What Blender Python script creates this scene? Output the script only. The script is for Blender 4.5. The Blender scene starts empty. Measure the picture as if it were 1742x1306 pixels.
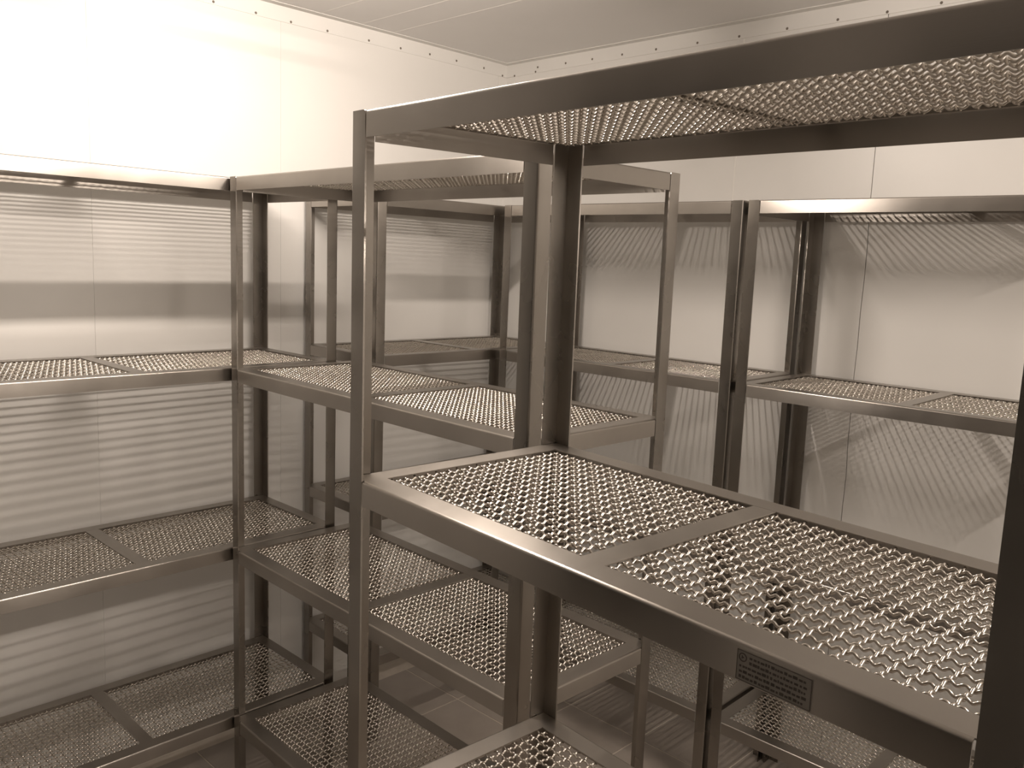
import bpy, bmesh, math, random
from mathutils import Vector, Matrix

random.seed(7)
S = bpy.context.scene
COL = S.collection

# ------------------------------------------------------------------ camera
W, H = 1742, 1306
F_PX, PPX, PPY = 1464.73, 14.63, -5.58
YAW, PIT, ROL = -0.7691, -0.1388, 0.0392
cam_data = bpy.data.cameras.new('camera')
cam = bpy.data.objects.new('camera', cam_data)
COL.objects.link(cam)
cam_data.sensor_fit = 'HORIZONTAL'
cam_data.sensor_width = 36.0
cam_data.lens = F_PX / W * 36.0
cam_data.shift_x = -PPX / W
cam_data.shift_y = PPY / W
cam_data.clip_start = 0.02
f = Vector((math.sin(YAW) * math.cos(PIT), math.cos(YAW) * math.cos(PIT), math.sin(PIT)))
r = Vector((math.cos(YAW), -math.sin(YAW), 0.0))
u = r.cross(f)
r2 = math.cos(ROL) * r + math.sin(ROL) * u
u2 = -math.sin(ROL) * r + math.cos(ROL) * u
M = Matrix((r2, u2, -f)).transposed().to_4x4()
M.translation = Vector((2.6129, -2.556, 1.6149))
cam.matrix_world = M
S.camera = cam

# ------------------------------------------------------------------ world, exposure
wd = bpy.data.worlds.new('world')
S.world = wd
wd.use_nodes = True
wd.node_tree.nodes['Background'].inputs[0].default_value = (0.0, 0.0, 0.0, 1)
wd.node_tree.nodes['Background'].inputs[1].default_value = 0.0
S.view_settings.view_transform = 'Standard'
S.view_settings.look = 'None'
S.view_settings.gamma = 1.0
S.view_settings.use_curve_mapping = False
S.view_settings.exposure = 0.0
S.cycles.max_bounces = 8
S.cycles.diffuse_bounces = 3
S.cycles.glossy_bounces = 5
S.cycles.sample_clamp_indirect = 0.8
S.cycles.use_denoising = True
S.cycles.use_adaptive_sampling = False

LAMP_POWER = 266.0          # emission strength of a glowing tube
LAMP_COLOR = (1.0, 0.872, 0.765)
TUBES = [(1.08, -1.475, 2.25, 1.0), (3.28, -1.50, 2.25, 1.1)]    # x, y, z, share of the power
TUBE_LEN = 0.80

# ------------------------------------------------------------------ materials
def mat(name):
    m = bpy.data.materials.new(name)
    m.use_nodes = True
    nt = m.node_tree
    return m, nt, nt.nodes['Principled BSDF']

def noise(nt, scale, stretch=(1, 1, 1), detail=3.0, coord='Object'):
    tc = nt.nodes.new('ShaderNodeTexCoord')
    mp = nt.nodes.new('ShaderNodeMapping')
    mp.inputs['Scale'].default_value = stretch
    nz = nt.nodes.new('ShaderNodeTexNoise')
    nz.inputs['Scale'].default_value = scale
    nz.inputs['Detail'].default_value = detail
    nt.links.new(tc.outputs[coord], mp.inputs[0])
    nt.links.new(mp.outputs[0], nz.inputs['Vector'])
    return nz.outputs['Fac']

def ramp(nt, fac, a, b, lo=0.3, hi=0.7):
    cr = nt.nodes.new('ShaderNodeValToRGB')
    cr.color_ramp.elements[0].position = lo
    cr.color_ramp.elements[1].position = hi
    cr.color_ramp.elements[0].color = (*a, 1)
    cr.color_ramp.elements[1].color = (*b, 1)
    nt.links.new(fac, cr.inputs[0])
    return cr.outputs[0]

def maprange(nt, fac, a, b):
    mr = nt.nodes.new('ShaderNodeMapRange')
    mr.inputs['From Min'].default_value = 0.3
    mr.inputs['From Max'].default_value = 0.7
    mr.inputs['To Min'].default_value = a
    mr.inputs['To Max'].default_value = b
    nt.links.new(fac, mr.inputs[0])
    return mr.outputs[0]

def bump(nt, b, fac, strength, dist=0.001):
    bp = nt.nodes.new('ShaderNodeBump')
    bp.inputs['Strength'].default_value = strength
    bp.inputs['Distance'].default_value = dist
    nt.links.new(fac, bp.inputs['Height'])
    nt.links.new(bp.outputs[0], b.inputs['Normal'])

def steel(name, c1, c2, r1, r2_, stretch, grain=None):
    m, nt, b = mat(name)
    b.inputs['Metallic'].default_value = 1.0
    big = noise(nt, 5.0, (1, 1, 1), 3)
    nt.links.new(ramp(nt, big, c1, c2), b.inputs['Base Color'])
    nt.links.new(maprange(nt, big, r1, r2_), b.inputs['Roughness'])
    if grain:
        # brushed metal: the highlight stretches across the grain
        gm = nt.nodes.new('ShaderNodeNewGeometry')
        sx = nt.nodes.new('ShaderNodeSeparateXYZ')
        ab = nt.nodes.new('ShaderNodeMath'); ab.operation = 'ABSOLUTE'
        mr = nt.nodes.new('ShaderNodeMapRange')
        mr.inputs['From Min'].default_value = 0.2
        mr.inputs['From Max'].default_value = 0.9
        mr.inputs['To Min'].default_value = 0.8
        mr.inputs['To Max'].default_value = 0.5
        nt.links.new(gm.outputs['Normal'], sx.inputs[0])
        nt.links.new(sx.outputs['Z'], ab.inputs[0])
        nt.links.new(ab.outputs[0], mr.inputs[0])
        nt.links.new(mr.outputs[0], b.inputs['Anisotropic'])
        if grain == 'upright':
            geo = nt.nodes.new('ShaderNodeNewGeometry')
            cr = nt.nodes.new('ShaderNodeVectorMath')
            cr.operation = 'CROSS_PRODUCT'
            cr.inputs[1].default_value = (0.0, 0.02, 1.0)
            nt.links.new(geo.outputs['Normal'], cr.inputs[0])
            nt.links.new(cr.outputs[0], b.inputs['Tangent'])
        else:
            tv = nt.nodes.new('ShaderNodeCombineXYZ')
            tv.inputs[1].default_value = 0.02
            tv.inputs[2].default_value = 1.0
            nt.links.new(tv.outputs[0], b.inputs['Tangent'])
    if stretch:
        fine = noise(nt, 1.0, stretch, 2)
        bump(nt, b, fine, 0.12, 0.0004)
    return m

M_RIM = steel('brushed_steel_rail', (0.33, 0.306, 0.278), (0.40, 0.372, 0.34), 0.29, 0.35, (40, 40, 900), 'level')
M_LEG = steel('brushed_steel_leg', (0.27, 0.25, 0.226), (0.34, 0.316, 0.288), 0.25, 0.32, (700, 700, 12), 'upright')
M_WIRE = steel('steel_wire', (0.56, 0.52, 0.47), (0.64, 0.60, 0.545), 0.25, 0.29, None)

def paint(name, c1, c2, rough, scale=3.0, bumpy=0.0, spec=0.5):
    m, nt, b = mat(name)
    fac = noise(nt, scale, (1, 1, 1), 4)
    nt.links.new(ramp(nt, fac, c1, c2), b.inputs['Base Color'])
    b.inputs['Roughness'].default_value = rough
    b.inputs['Specular IOR Level'].default_value = spec
    if bumpy:
        bump(nt, b, noise(nt, 60.0, (1, 1, 1), 3), bumpy, 0.001)
    return m

M_WALL = paint('white_painted_panel', (0.75, 0.735, 0.705), (0.79, 0.775, 0.745), 0.38, 2.0, 0.02)
M_TRIM = paint('white_trim', (0.75, 0.735, 0.705), (0.79, 0.775, 0.745), 0.40)
M_CEIL = paint('ceiling_panel', (0.80, 0.785, 0.77), (0.83, 0.815, 0.80), 0.45)
M_SEAL = paint('panel_joint', (0.30, 0.26, 0.21), (0.40, 0.35, 0.29), 0.8)
M_BEAD = paint('sealant_bead', (0.82, 0.80, 0.76), (0.86, 0.84, 0.80), 0.5)
M_RIVET = paint('rivet_dark', (0.10, 0.08, 0.06), (0.20, 0.17, 0.14), 0.5)
M_TILE = paint('floor_tile', (0.31, 0.273, 0.238), (0.36, 0.319, 0.28), 0.42, 9.0, 0.05)
M_GROUT = paint('tile_grout', (0.62, 0.56, 0.48), (0.70, 0.63, 0.55), 0.8, 20.0)
M_LAMPBODY = paint('lamp_housing', (0.78, 0.77, 0.75), (0.80, 0.79, 0.77), 0.4)
M_PLATE = paint('label_plate', (0.17, 0.155, 0.138), (0.20, 0.182, 0.163), 0.45, 30.0)
M_PRINT = paint('label_print', (0.03, 0.025, 0.02), (0.05, 0.04, 0.035), 0.5, 30.0)
M_PASSAGE_SHADE = paint('passage_painted_shade', (0.10, 0.095, 0.09), (0.13, 0.12, 0.11), 0.4)  # dark coat on the unseen passage: its lack of light put into the colour

def tube_mat(share):
    m, nt, b = mat('glowing_tube')
    b.inputs['Base Color'].default_value = (0.9, 0.88, 0.85, 1)
    b.inputs['Emission Color'].default_value = (*LAMP_COLOR, 1)
    b.inputs['Emission Strength'].default_value = LAMP_POWER * share
    m.cycles.emission_sampling = 'FRONT'
    return m

# ------------------------------------------------------------------ helpers
def link(name, me, parent=None):
    o = bpy.data.objects.new(name, me)
    COL.objects.link(o)
    if parent is not None:
        o.parent = parent
    return o

def tomesh(name, bm, mats, smooth=True, angle=35):
    me = bpy.data.meshes.new(name)
    bmesh.ops.recalc_face_normals(bm, faces=bm.faces)
    bm.to_mesh(me)
    bm.free()
    for m in (mats if isinstance(mats, (list, tuple)) else [mats]):
        me.materials.append(m)
    if smooth:
        me.polygons.foreach_set('use_smooth', [True] * len(me.polygons))
        me.set_sharp_from_angle(angle=math.radians(angle))
    return me

def box(bm, x0, x1, y0, y1, z0, z1, mi=0):
    v = [bm.verts.new((x, y, z)) for z in (z0, z1) for y in (y0, y1) for x in (x0, x1)]
    for q in ((0, 1, 3, 2), (4, 6, 7, 5), (0, 4, 5, 1), (2, 3, 7, 6), (0, 2, 6, 4), (1, 5, 7, 3)):
        bm.faces.new([v[i] for i in q]).material_index = mi

def prism(bm, loops):
    """closed skin through a list of equal-length vertex loops, capped at both ends"""
    rows = [[bm.verts.new(p) for p in L] for L in loops]
    n = len(rows[0])
    for a, b_ in zip(rows, rows[1:]):
        for i in range(n):
            bm.faces.new((a[i], a[(i + 1) % n], b_[(i + 1) % n], b_[i]))
    bm.faces.new(rows[0][::-1])
    bm.faces.new(rows[-1])

def setp(o, **kw):
    for k, v in kw.items():
        o[k] = v
    return o

# ------------------------------------------------------------------ room shell
XL, XR, YB, YF, ZC = -0.008, 4.30, 0.0, -3.55, 2.40
T = 0.10

bm = bmesh.new(); box(bm, XL - T, XR + T, YF - T, YB + T, -0.12, -0.0025)
floor = setp(link('floor', tomesh('floor', bm, M_GROUT, False)), kind='structure')
TX, TY, G = 0.307, 0.285, 0.0045
bm = bmesh.new()
hx, hy = (TX - G) / 2, (TY - G) / 2
prism(bm, [[(-hx, -hy, -0.008), (hx, -hy, -0.008), (hx, hy, -0.008), (-hx, hy, -0.008)],
           [(-hx, -hy, -0.001), (hx, -hy, -0.001), (hx, hy, -0.001), (-hx, hy, -0.001)],
           [(-hx + .001, -hy + .001, 0), (hx - .001, -hy + .001, 0), (hx - .001, hy - .001, 0), (-hx + .001, hy - .001, 0)]])
tile_me = tomesh('tile', bm, M_TILE, False)
ix = 0
x = 0.09 - TX / 2
while x - TX / 2 < XR:
    y = -0.25 + TY / 2
    while y + TY / 2 > YF:
        if x - hx > XL - 0.32 and x + hx < XR + 0.09 and y - hy > YF - 0.09 and y + hy < YB + 0.09 and x + hx > XL - 0.09:
            if x - hx > XL - T:
                t = link('tile', tile_me, floor); t.location = (x, y, 0)
        y -= TY
    x += TX

# walls: a backing slab per side with separate sandwich panels in front of it
def wall(name, a, b_, axis, pos, sign, joints, jag=None, bead=None, gap=0.0022):
    """wall along 'x' or 'y' at pos; sign = direction the face looks"""
    bm = bmesh.new()
    d0, d1 = pos - sign * 0.012, pos - sign * T
    lo, hi = min(d0, d1), max(d0, d1)
    if axis == 'x':
        box(bm, a, b_, lo, hi, -0.1, ZC + 0.08)
    else:
        box(bm, lo, hi, a, b_, -0.1, ZC + 0.08)
    w = setp(link(name, tomesh(name, bm, M_SEAL, False)), kind='structure')
    edges = [a] + sorted(joints) + [b_]
    zs = [i * ZC / 24 for i in range(25)]
    rnd = random.Random(3)
    wob = {}
    for j in joints:
        if jag is not None and abs(j - jag) < 1e-6:
            wob[j] = [j + rnd.uniform(-0.0022, 0.0022) + 0.002 * math.sin(i * 0.9) for i in range(25)]
        else:
            wob[j] = [j] * 25
    for e0, e1 in zip(edges, edges[1:]):
        bm = bmesh.new()
        Lf = [v + gap / 2 if e0 in wob else v for v in wob.get(e0, [e0] * 25)]
        Rt = [v - gap / 2 if e1 in wob else v for v in wob.get(e1, [e1] * 25)]
        loops = []
        for i, z in enumerate(zs):
            P = []
            for s_, d in ((Lf[i], d0 - sign * 0.001), (Lf[i], pos), (Rt[i], pos), (Rt[i], d0 - sign * 0.001)):
                P.append((s_, d, z) if axis == 'x' else (d, s_, z))
            loops.append(P)
        prism(bm, loops)
        link('wall_panel', tomesh('wall_panel', bm, M_WALL, False), w)
    if bead is not None:
        bm = bmesh.new()
        c = bead
        if axis == 'x':
            box(bm, c - .0022, c + .0022, pos - sign * .006, pos + sign * .0012, 0, ZC - .052)
        else:
            box(bm, pos - sign * .006, pos + sign * .0012, c - .0022, c + .0022, 0, ZC - .052)
        link('sealant_bead', tomesh('sealant_bead', bm, M_BEAD, False), w)
    return w

wall('wall_left', YF, YB, 'y', XL, 1, [-1.03, -1.63, -2.78], gap=0.0005)
wall('wall_back', XL, XR, 'x', YB, -1, [1.080, 1.540, 2.69, 3.84], jag=1.540, bead=1.080)
wall('wall_right', YF, YB, 'y', XR, -1, [-0.95, -2.10, -3.25])
# wall behind the camera; doorway and dark passage added to darken steel reflections
DX0, DX1, DZ = 0.12, 2.75, 2.30
bm = bmesh.new(); box(bm, XL - T, DX0, YF - T, YF, -0.1, ZC + .08); box(bm, DX1, XR + T, YF - T, YF, -0.1, ZC + .08); box(bm, DX0, DX1, YF - T, YF, DZ, ZC + .08)
wall_front = setp(link('wall_front', tomesh('wall_front', bm, M_WALL, False)), kind='structure')
bm = bmesh.new()
for x0_, x1_, z0_, z1_ in ((DX0 - .05, DX0, 0, DZ + .05), (DX1, DX1 + .05, 0, DZ + .05), (DX0, DX1, DZ, DZ + .05), (1.12, 1.34, 0, DZ)):
    box(bm, x0_, x1_, YF - T - .01, YF + .012, z0_, z1_)
added_door = setp(link('added_door_1', tomesh('added_door_1', bm, M_TRIM, False)), kind='structure')  # unseen frame, added; centre post gives the rails a lighter reflected strip
bm = bmesh.new()
box(bm, XL - 1.0, XR, YF - 1.9, YF - 1.8, -0.1, ZC); box(bm, XL - 1.1, XL - 1.0, YF - 1.9, YF - T, -0.1, ZC)
box(bm, XR, XR + .1, YF - 1.9, YF - T, -0.1, ZC); box(bm, XL - 1.1, XR + .1, YF - 1.9, YF - T, ZC, ZC + .1); box(bm, XL - 1.1, XR + .1, YF - 1.9, YF - T, -0.1, -.001)
setp(link('wall_added_passage', tomesh('wall_added_passage', bm, M_PASSAGE_SHADE, False)), kind='structure')  # added shell out of view, painted dark for the rails to mirror

# ceiling panels run along x
bm = bmesh.new(); box(bm, XL - T, XR + T, YF - T, YB + T, ZC + 0.008, ZC + 0.1)
ceiling = setp(link('ceiling', tomesh('ceiling', bm, M_SEAL, False)), kind='structure')
cj = [YB, -0.60, -0.737, -0.90, -2.05, -3.20, YF]
for a, b_ in zip(cj, cj[1:]):
    bm = bmesh.new(); box(bm, XL, XR, b_ + .0006, a - .0006, ZC, ZC + 0.012)
    link('ceiling_panel', tomesh('ceiling_panel', bm, M_CEIL, False), ceiling)
for c in cj[1:-1]:
    bm = bmesh.new(); box(bm, XL, XR, c - .0016, c + .0016, ZC - .0006, ZC + 0.008)
    link('sealant_bead', tomesh('sealant_bead', bm, M_BEAD, False), ceiling)

# riveted cover strips under the ceiling
def angle_strip(name, axis, pos, sign, a, b_, t_=0.0018):
    bm = bmesh.new()
    w_, c_ = 0.050, 0.032
    z = ZC
    prof = [(0, z), (0, z - w_), (t_, z - w_ + .0004), (t_, z - t_), (c_, z - t_), (c_, z)]
    loops = []
    for s_ in (a, b_):
        loops.append([((s_, pos + sign * q, zz) if axis == 'x' else (pos + sign * q, s_, zz)) for q, zz in prof])
    prism(bm, loops)
    return setp(link(name, tomesh(name, bm, M_TRIM, False)), kind='structure')

t_left = angle_strip('trim_1', 'y', XL, 1, YF, YB)
t_back = angle_strip('trim_2', 'x', YB, -1, XL + .0004, XR - .0004, 0.0026)
t_right = angle_strip('trim_4', 'y', XR, -1, YF, YB)
t_front = angle_strip('trim_5', 'x', YF, 1, XL + .0004, XR - .0004, 0.0026)
bm = bmesh.new()
prism(bm, [[(XL, 0, z), (XL + .048, 0, z), (XL + .048, -.0016, z), (XL + .0016, -.0016, z), (XL + .0016, -.048, z), (XL, -.048, z)] for z in (0, ZC - .0505)])
t_corner = setp(link('trim_3', tomesh('trim_3', bm, M_TRIM, False)), kind='structure')

bm = bmesh.new()
bmesh.ops.create_uvsphere(bm, u_segments=10, v_segments=6, radius=0.0042)
for v in bm.verts: v.co.z *= 0.5
rivet_me = tomesh('rivet', bm, M_RIVET)
def rivet(parent, x, y, z, n):
    o = link('rivet', rivet_me, parent)
    o.location = (x, y, z)
    o.rotation_euler = (0, math.pi / 2, 0) if n == 'x' else (math.pi / 2, 0, 0)
for y, z in [(-1.119, 2.357), (-.994, 2.356), (-.855, 2.357), (-.685, 2.360), (-.545, 2.361), (-.408, 2.366), (-.275, 2.367), (-.130, 2.366),
             (-.026, 2.355), (-1.26, 2.358), (-1.40, 2.358), (-1.54, 2.358), (-1.68, 2.358), (-1.82, 2.358)]:
    rivet(t_left, XL + .0018, y, z, 'x')
for x, z in [(.040, 2.353), (.168, 2.371), (.157, 2.355), (.315, 2.368), (.447, 2.366), (.587, 2.364), (.736, 2.362), (.905, 2.360),
             (1.063, 2.358), (1.230, 2.357), (1.392, 2.358), (1.538, 2.356), (1.685, 2.356), (1.83, 2.356), (1.97, 2.356), (2.11, 2.356)]:
    rivet(t_back, x, YB - .0026, z, 'y')
for y, z in [(-.025, 2.20), (-.025, 1.95)]:
    rivet(t_corner, XL + .0016, y, z, 'x')

# ------------------------------------------------------------------ lamps
def lamp(x, y, z, share, label):
    root = setp(link('ceiling_lamp', None), label=label, category='lamp', group='tube lamps on the ceiling')
    root.location = (x, y, ZC)
    dz = z - ZC
    hl = TUBE_LEN / 2
    bm = bmesh.new()
    top, bot = 0.0, dz + 0.045
    prism(bm, [[(-.034, s_, top), (.034, s_, top), (.040, s_, bot), (-.040, s_, bot)] for s_ in (-hl - .05, hl + .05)])
    link('housing', tomesh('housing', bm, M_LAMPBODY, False), root)
    for k in (-1, 1):
        bm = bmesh.new()
        box(bm, -.016, .016, k * (hl + .012) - .010, k * (hl + .012) + .010, dz - .018, bot)
        link('lamp_holder', tomesh('lamp_holder', bm, M_LAMPBODY, False), root)
    bm = bmesh.new()
    R = 0.014
    prism(bm, [[(R * math.cos(a * math.pi / 3), s_, dz + R * math.sin(a * math.pi / 3)) for a in range(6)] for s_ in (-hl, hl)])
    link('glowing_tube', tomesh('glowing_tube', bm, tube_mat(share), True), root)
lamp(*TUBES[0], 'white ceiling batten with glowing tube over the aisle beside the left wall')
lamp(*TUBES[1], 'white ceiling batten with glowing tube over the right side of the room')

# ------------------------------------------------------------------ shelving racks
WL, TLEG = 0.0340, 0.0028          # leg flange width, thickness
HR, WF, TR, RR = 0.0350, 0.0390, 0.0016, 0.0042
CB = 0.035                          # crossbar width
TOP = 1.800
LEVELS = [1.800, 1.2994, 0.7988, 0.300]

def leg_mesh(zbot):
    """L angle with its outer corner at the origin, flanges along +x and +y"""
    n = 4
    R = 0.0040
    arc = [(R - R * math.cos(i * math.pi / 2 / n), R - R * math.sin(i * math.pi / 2 / n)) for i in range(n + 1)]
    def loop(z, cut, top=0.0):
        pts = [(TLEG, WL - cut), (0, WL - cut)]
        pts += arc
        pts += [(WL - cut, 0), (WL - cut, TLEG), (TLEG, TLEG)]
        return [(a, b_, z) for a, b_ in pts]
    bm = bmesh.new()
    prism(bm, [loop(zbot, 0), loop(TOP - .0035, 0), loop(TOP - .0008, .0012), loop(TOP + .0006, .0040)])
    return tomesh('leg', bm, M_LEG)

def rim_mesh(L, D):
    """rectangular frame of bent L rails (web down, flange on top), top at z = 0"""
    bm = bmesh.new()
    n = 5
    def prof(u0):
        out = [(0.0, -HR), (0.0, -RR)]
        out += [(RR - RR * math.cos(i * math.pi / 2 / n), -RR + RR * math.sin(i * math.pi / 2 / n)) for i in range(1, n + 1)]
        r_ = RR - TR
        out += [(RR, -TR)]
        out += [(RR - r_ * math.sin(i * math.pi / 2 / n), -RR + r_ * math.cos(i * math.pi / 2 / n)) for i in range(1, n + 1)]
        out += [(TR, -HR)]
        return out
    pf = prof(0)
    g = WL + 0.0024
    # webs
    for side in range(4):
        LL = L if side in (0, 2) else D
        loops = []
        for s_ in (g, LL - g):
            P = []
            for q, z in pf:
                if side == 0: P.append((s_, q, z))
                elif side == 2: P.append((s_, D - q, z))
                elif side == 1: P.append((L - q, s_, z))
                else: P.append((q, s_, z))
            loops.append(P)
        prism(bm, loops)
    # flange ring
    o0 = RR
    def ring(z, i_):
        return [(i_, i_, z), (L - i_, i_, z), (L - i_, D - i_, z), (i_, D - i_, z)]
    A = [bm.verts.new(p) for p in ring(0, o0)]
    Bv = [bm.verts.new(p) for p in ring(0, WF)]
    C_ = [bm.verts.new(p) for p in ring(-TR, WF)]
    D_ = [bm.verts.new(p) for p in ring(-TR, o0)]
    for p, q in ((A, Bv), (Bv, C_), (C_, D_), (D_, A)):
        for i in range(4):
            j = (i + 1) % 4
            bm.faces.new((p[i], p[j], q[j], q[i]))
    return tomesh('shelf', bm, M_RIM)

def crossbar_mesh(L, D):
    bm = bmesh.new()
    y0, y1 = WF - .004, D - WF + .004
    h = CB / 2
    z0 = -0.0002
    prof = [(-h, -.0020), (-h, z0 - .0006), (-h + .0006, z0), (h - .0006, z0), (h, z0 - .0006), (h, -.0020)]
    prism(bm, [[(L / 2 + a, y, z) for a, z in prof] for y in (y0, y1)])
    return tomesh('crossbar', bm, M_RIM)

WIRE_D = 0.0034
def wire_mesh(PX, PY, ph):
    """intercrimped woven wire filling an opening PX x PY centred on the origin"""
    nx = max(1, round(PX / 0.0198)); ny = max(1, round(PY / 0.0190))
    px, py = PX / nx, PY / ny
    A = WIRE_D / 2 * 1.02
    R = WIRE_D / 2
    NS = 6
    SEG = 12
    over = 0.004
    verts, faces = [], []
    ring = [(math.cos((k + .5) * 2 * math.pi / NS), math.sin((k + .5) * 2 * math.pi / NS)) for k in range(NS)]
    def tube(path, side):
        b0 = len(verts)
        m = len(path)
        for i, (x, y, z) in enumerate(path):
            p0, p1 = path[max(0, i - 1)], path[min(m - 1, i + 1)]
            t = Vector((p1[0] - p0[0], p1[1] - p0[1], p1[2] - p0[2])).normalized()
            s_ = Vector(side)
            nrm = s_.cross(t)
            for c, s2 in ring:
                verts.append((x + R * (c * s_.x + s2 * nrm.x), y + R * (c * s_.y + s2 * nrm.y), z + R * (c * s_.z + s2 * nrm.z)))
        for i in range(m - 1):
            a = b0 + i * NS
            for k in range(NS):
                k2 = (k + 1) % NS
                faces.append((a + k, a + k2, a + NS + k2, a + NS + k))
        faces.append(tuple(b0 + k for k in range(NS))[::-1])
        faces.append(tuple(b0 + (m - 1) * NS + k for k in range(NS)))
    # crossings sit at half pitches from the opening's edge
    for j in range(ny):
        y = -PY / 2 + (j + .5) * py
        n = nx * SEG
        path = []
        for i in range(-2, n + 3):
            x = -PX / 2 + i * px / SEG
            c = (x + PX / 2) / px - 0.5
            path.append((x, y, A * math.cos(3 * math.pi * c) * (1 if j % 2 == 0 else -1)))
        tube(path, (0, 1, 0))
    for i_ in range(nx):
        x = -PX / 2 + (i_ + .5) * px
        n = ny * SEG
        path = []
        for i in range(-2, n + 3):
            y = -PY / 2 + i * py / SEG
            c = (y + PY / 2) / py - 0.5
            path.append((x, y, -A * math.cos(3 * math.pi * c) * (1 if i_ % 2 == 0 else -1)))
        tube(path, (-1, 0, 0))
    me = bpy.data.meshes.new('wire_mesh')
    me.from_pydata(verts, [], faces)
    me.materials.append(M_WIRE)
    me.polygons.foreach_set('use_smooth', [True] * len(me.polygons))
    me.update()
    return me

def proto_open(L, D):
    return (L - 2 * WF, D - 2 * WF)
LONG = proto_open(1.1250, 0.4180)
SHORT = proto_open(0.8960, 0.4060)
WIRES = {'long': (wire_mesh(*LONG, 0), LONG), 'short': (wire_mesh(*SHORT, 0), SHORT)}
Z_WIRE = -0.0021 - WIRE_D / 2 * 2.02
leg_me = leg_mesh(0.0)
leg_tilt_me = leg_mesh(0.006)

def rack(label, L, D, loc, rotz, kind='short', legs=leg_me):
    root = setp(link('shelving_rack', None), label=label, category='rack', group='stainless steel mesh racks')
    root.location = loc
    root.rotation_euler = (0, 0, rotz)
    for cx, cy, rz in ((0, 0, 0), (L, 0, math.pi / 2), (L, D, math.pi), (0, D, -math.pi / 2)):
        o = link('leg', legs, root)
        o.location = (cx, cy, 0)
        o.rotation_euler = (0, 0, rz)
    rim = rim_mesh(L, D)
    cbm = crossbar_mesh(L, D)
    wm, (ow, od) = WIRES[kind]
    pw, pd = proto_open(L, D)
    shelves = []
    for z in LEVELS:
        s_ = link('shelf', rim, root)
        s_.location = (0, 0, z)
        link('crossbar', cbm, s_)
        w = link('wire_mesh', wm, s_)
        w.location = (L / 2, D / 2, Z_WIRE)
        w.scale = (pw / ow, pd / od, 1)
        w['kind'] = 'stuff'
        shelves.append(s_)
    return root, shelves

# racks whose long side runs along x stand with their front edge towards -y
def rack_x(label, L, D, x, y, rot, kind, **kw):
    return rack(label, L, D, (x, y, 0), rot, kind, **kw)
# racks along the left wall: local x -> +y ... local y -> -x (front edge at x1)
def rack_y(label, L, D, x1, y0, rot, kind):
    return rack(label, L, D, (x1, y0, 0), math.pi / 2 + rot, kind)

LA, DA, rA = 1.1298, 0.425, 0.0086
x1A, y1A = 0.0337 + DA, -1.117
rack_y('long steel mesh rack against the left wall, cut off by the left picture edge', LA, DA,
       x1A + math.sin(rA) * LA, y1A - math.cos(rA) * LA, rA, 'long')
rack_x('long steel mesh rack jutting from the left wall rack behind the nearest one', 1.1204, 0.4123, 0.4673, -1.455, -0.0162, 'long')
rC, shC = rack_x('large dark steel mesh rack nearest the camera with a small printed label on its rail', 0.8820, 0.4085, 1.6023, -1.8539, -0.0703, 'short', legs=leg_tilt_me)
rC.rotation_mode = 'XYZ'
rC.matrix_world = Matrix.Translation((1.6023, -1.8539, 0.0023)) @ Matrix.Rotation(0.0085, 4, 'X') @ Matrix.Rotation(0.0071, 4, 'Y') @ Matrix.Rotation(-0.0703, 4, 'Z')
LD, DD, rD = 0.9093, 0.4150, -0.0123
rack_y('small steel mesh rack against the left wall in the far corner of the room', LD, DD, 0.4235, -0.9511, rD, 'short')
rack_x('steel mesh rack along the back wall, left of a narrow dark gap', 0.9155, 0.3945, 0.4543, -0.4397, 0.0133, 'short')
rack_x('steel mesh rack along the back wall in front of the cracked panel joint, at right', 0.8900, 0.4063, 1.3845, -0.4261, 0.0155, 'short')

# label on the front rail of the nearest rack's second shelf
bm = bmesh.new()
px0, px1, pz0, pz1 = 0.653, 0.724, -0.0335, -0.0062
box(bm, px0, px1, -0.0007, 0.0, pz0, pz1, 0)
yp = -0.0009
def bar(a, b_, c, d): box(bm, a, b_, yp, -0.0006, c, d, 1)
e = 0.0006
bar(px0, px0 + e, pz0, pz1); bar(px1 - e, px1, pz0, pz1); bar(px0, px1, pz0, pz0 + e); bar(px0, px1, pz1 - e, pz1)
cx, cz = px0 + .0058, pz1 - .0062
N = 18
for k in range(N):
    a0, a1 = 2 * math.pi * k / N, 2 * math.pi * (k + 1) / N
    q = []
    for yy in (yp, -0.0006):
        q.append([bm.verts.new((cx + R_ * math.cos(a), yy, cz + R_ * math.sin(a))) for a in (a0, a1) for R_ in (.0030, .0040)])
    fr, bk = q
    for idx in ((0, 1, 3, 2),):
        bm.faces.new([fr[i] for i in idx]).material_index = 1
    bm.faces.new((fr[1], fr[3], bk[3], bk[1])).material_index = 1
    bm.faces.new((fr[0], fr[2], bk[2], bk[0])).material_index = 1
bar(cx - .0012, cx + .0012, cz - .0005, cz + .0005)
bar(cx - .0012, cx - .0005, cz - .0015, cz + .0015)
rnd = random.Random(11)
for row in range(5):
    zr = pz1 - .0045 - row * .0048
    xx = px0 + (.0125 if row < 2 else .003)
    while xx < px1 - .006:
        wv = rnd.uniform(.0012, .0042)
        bar(xx, min(xx + wv, px1 - .003), zr - .0011, zr + (.0007 if rnd.random() < .6 else .0014))
        xx += wv + rnd.uniform(.0006, .0016)
o = link('label_plate', tomesh('label_plate', bm, [M_PLATE, M_PRINT], False), shC[1])
o['label'] = 'small dark printed label with a ring emblem'
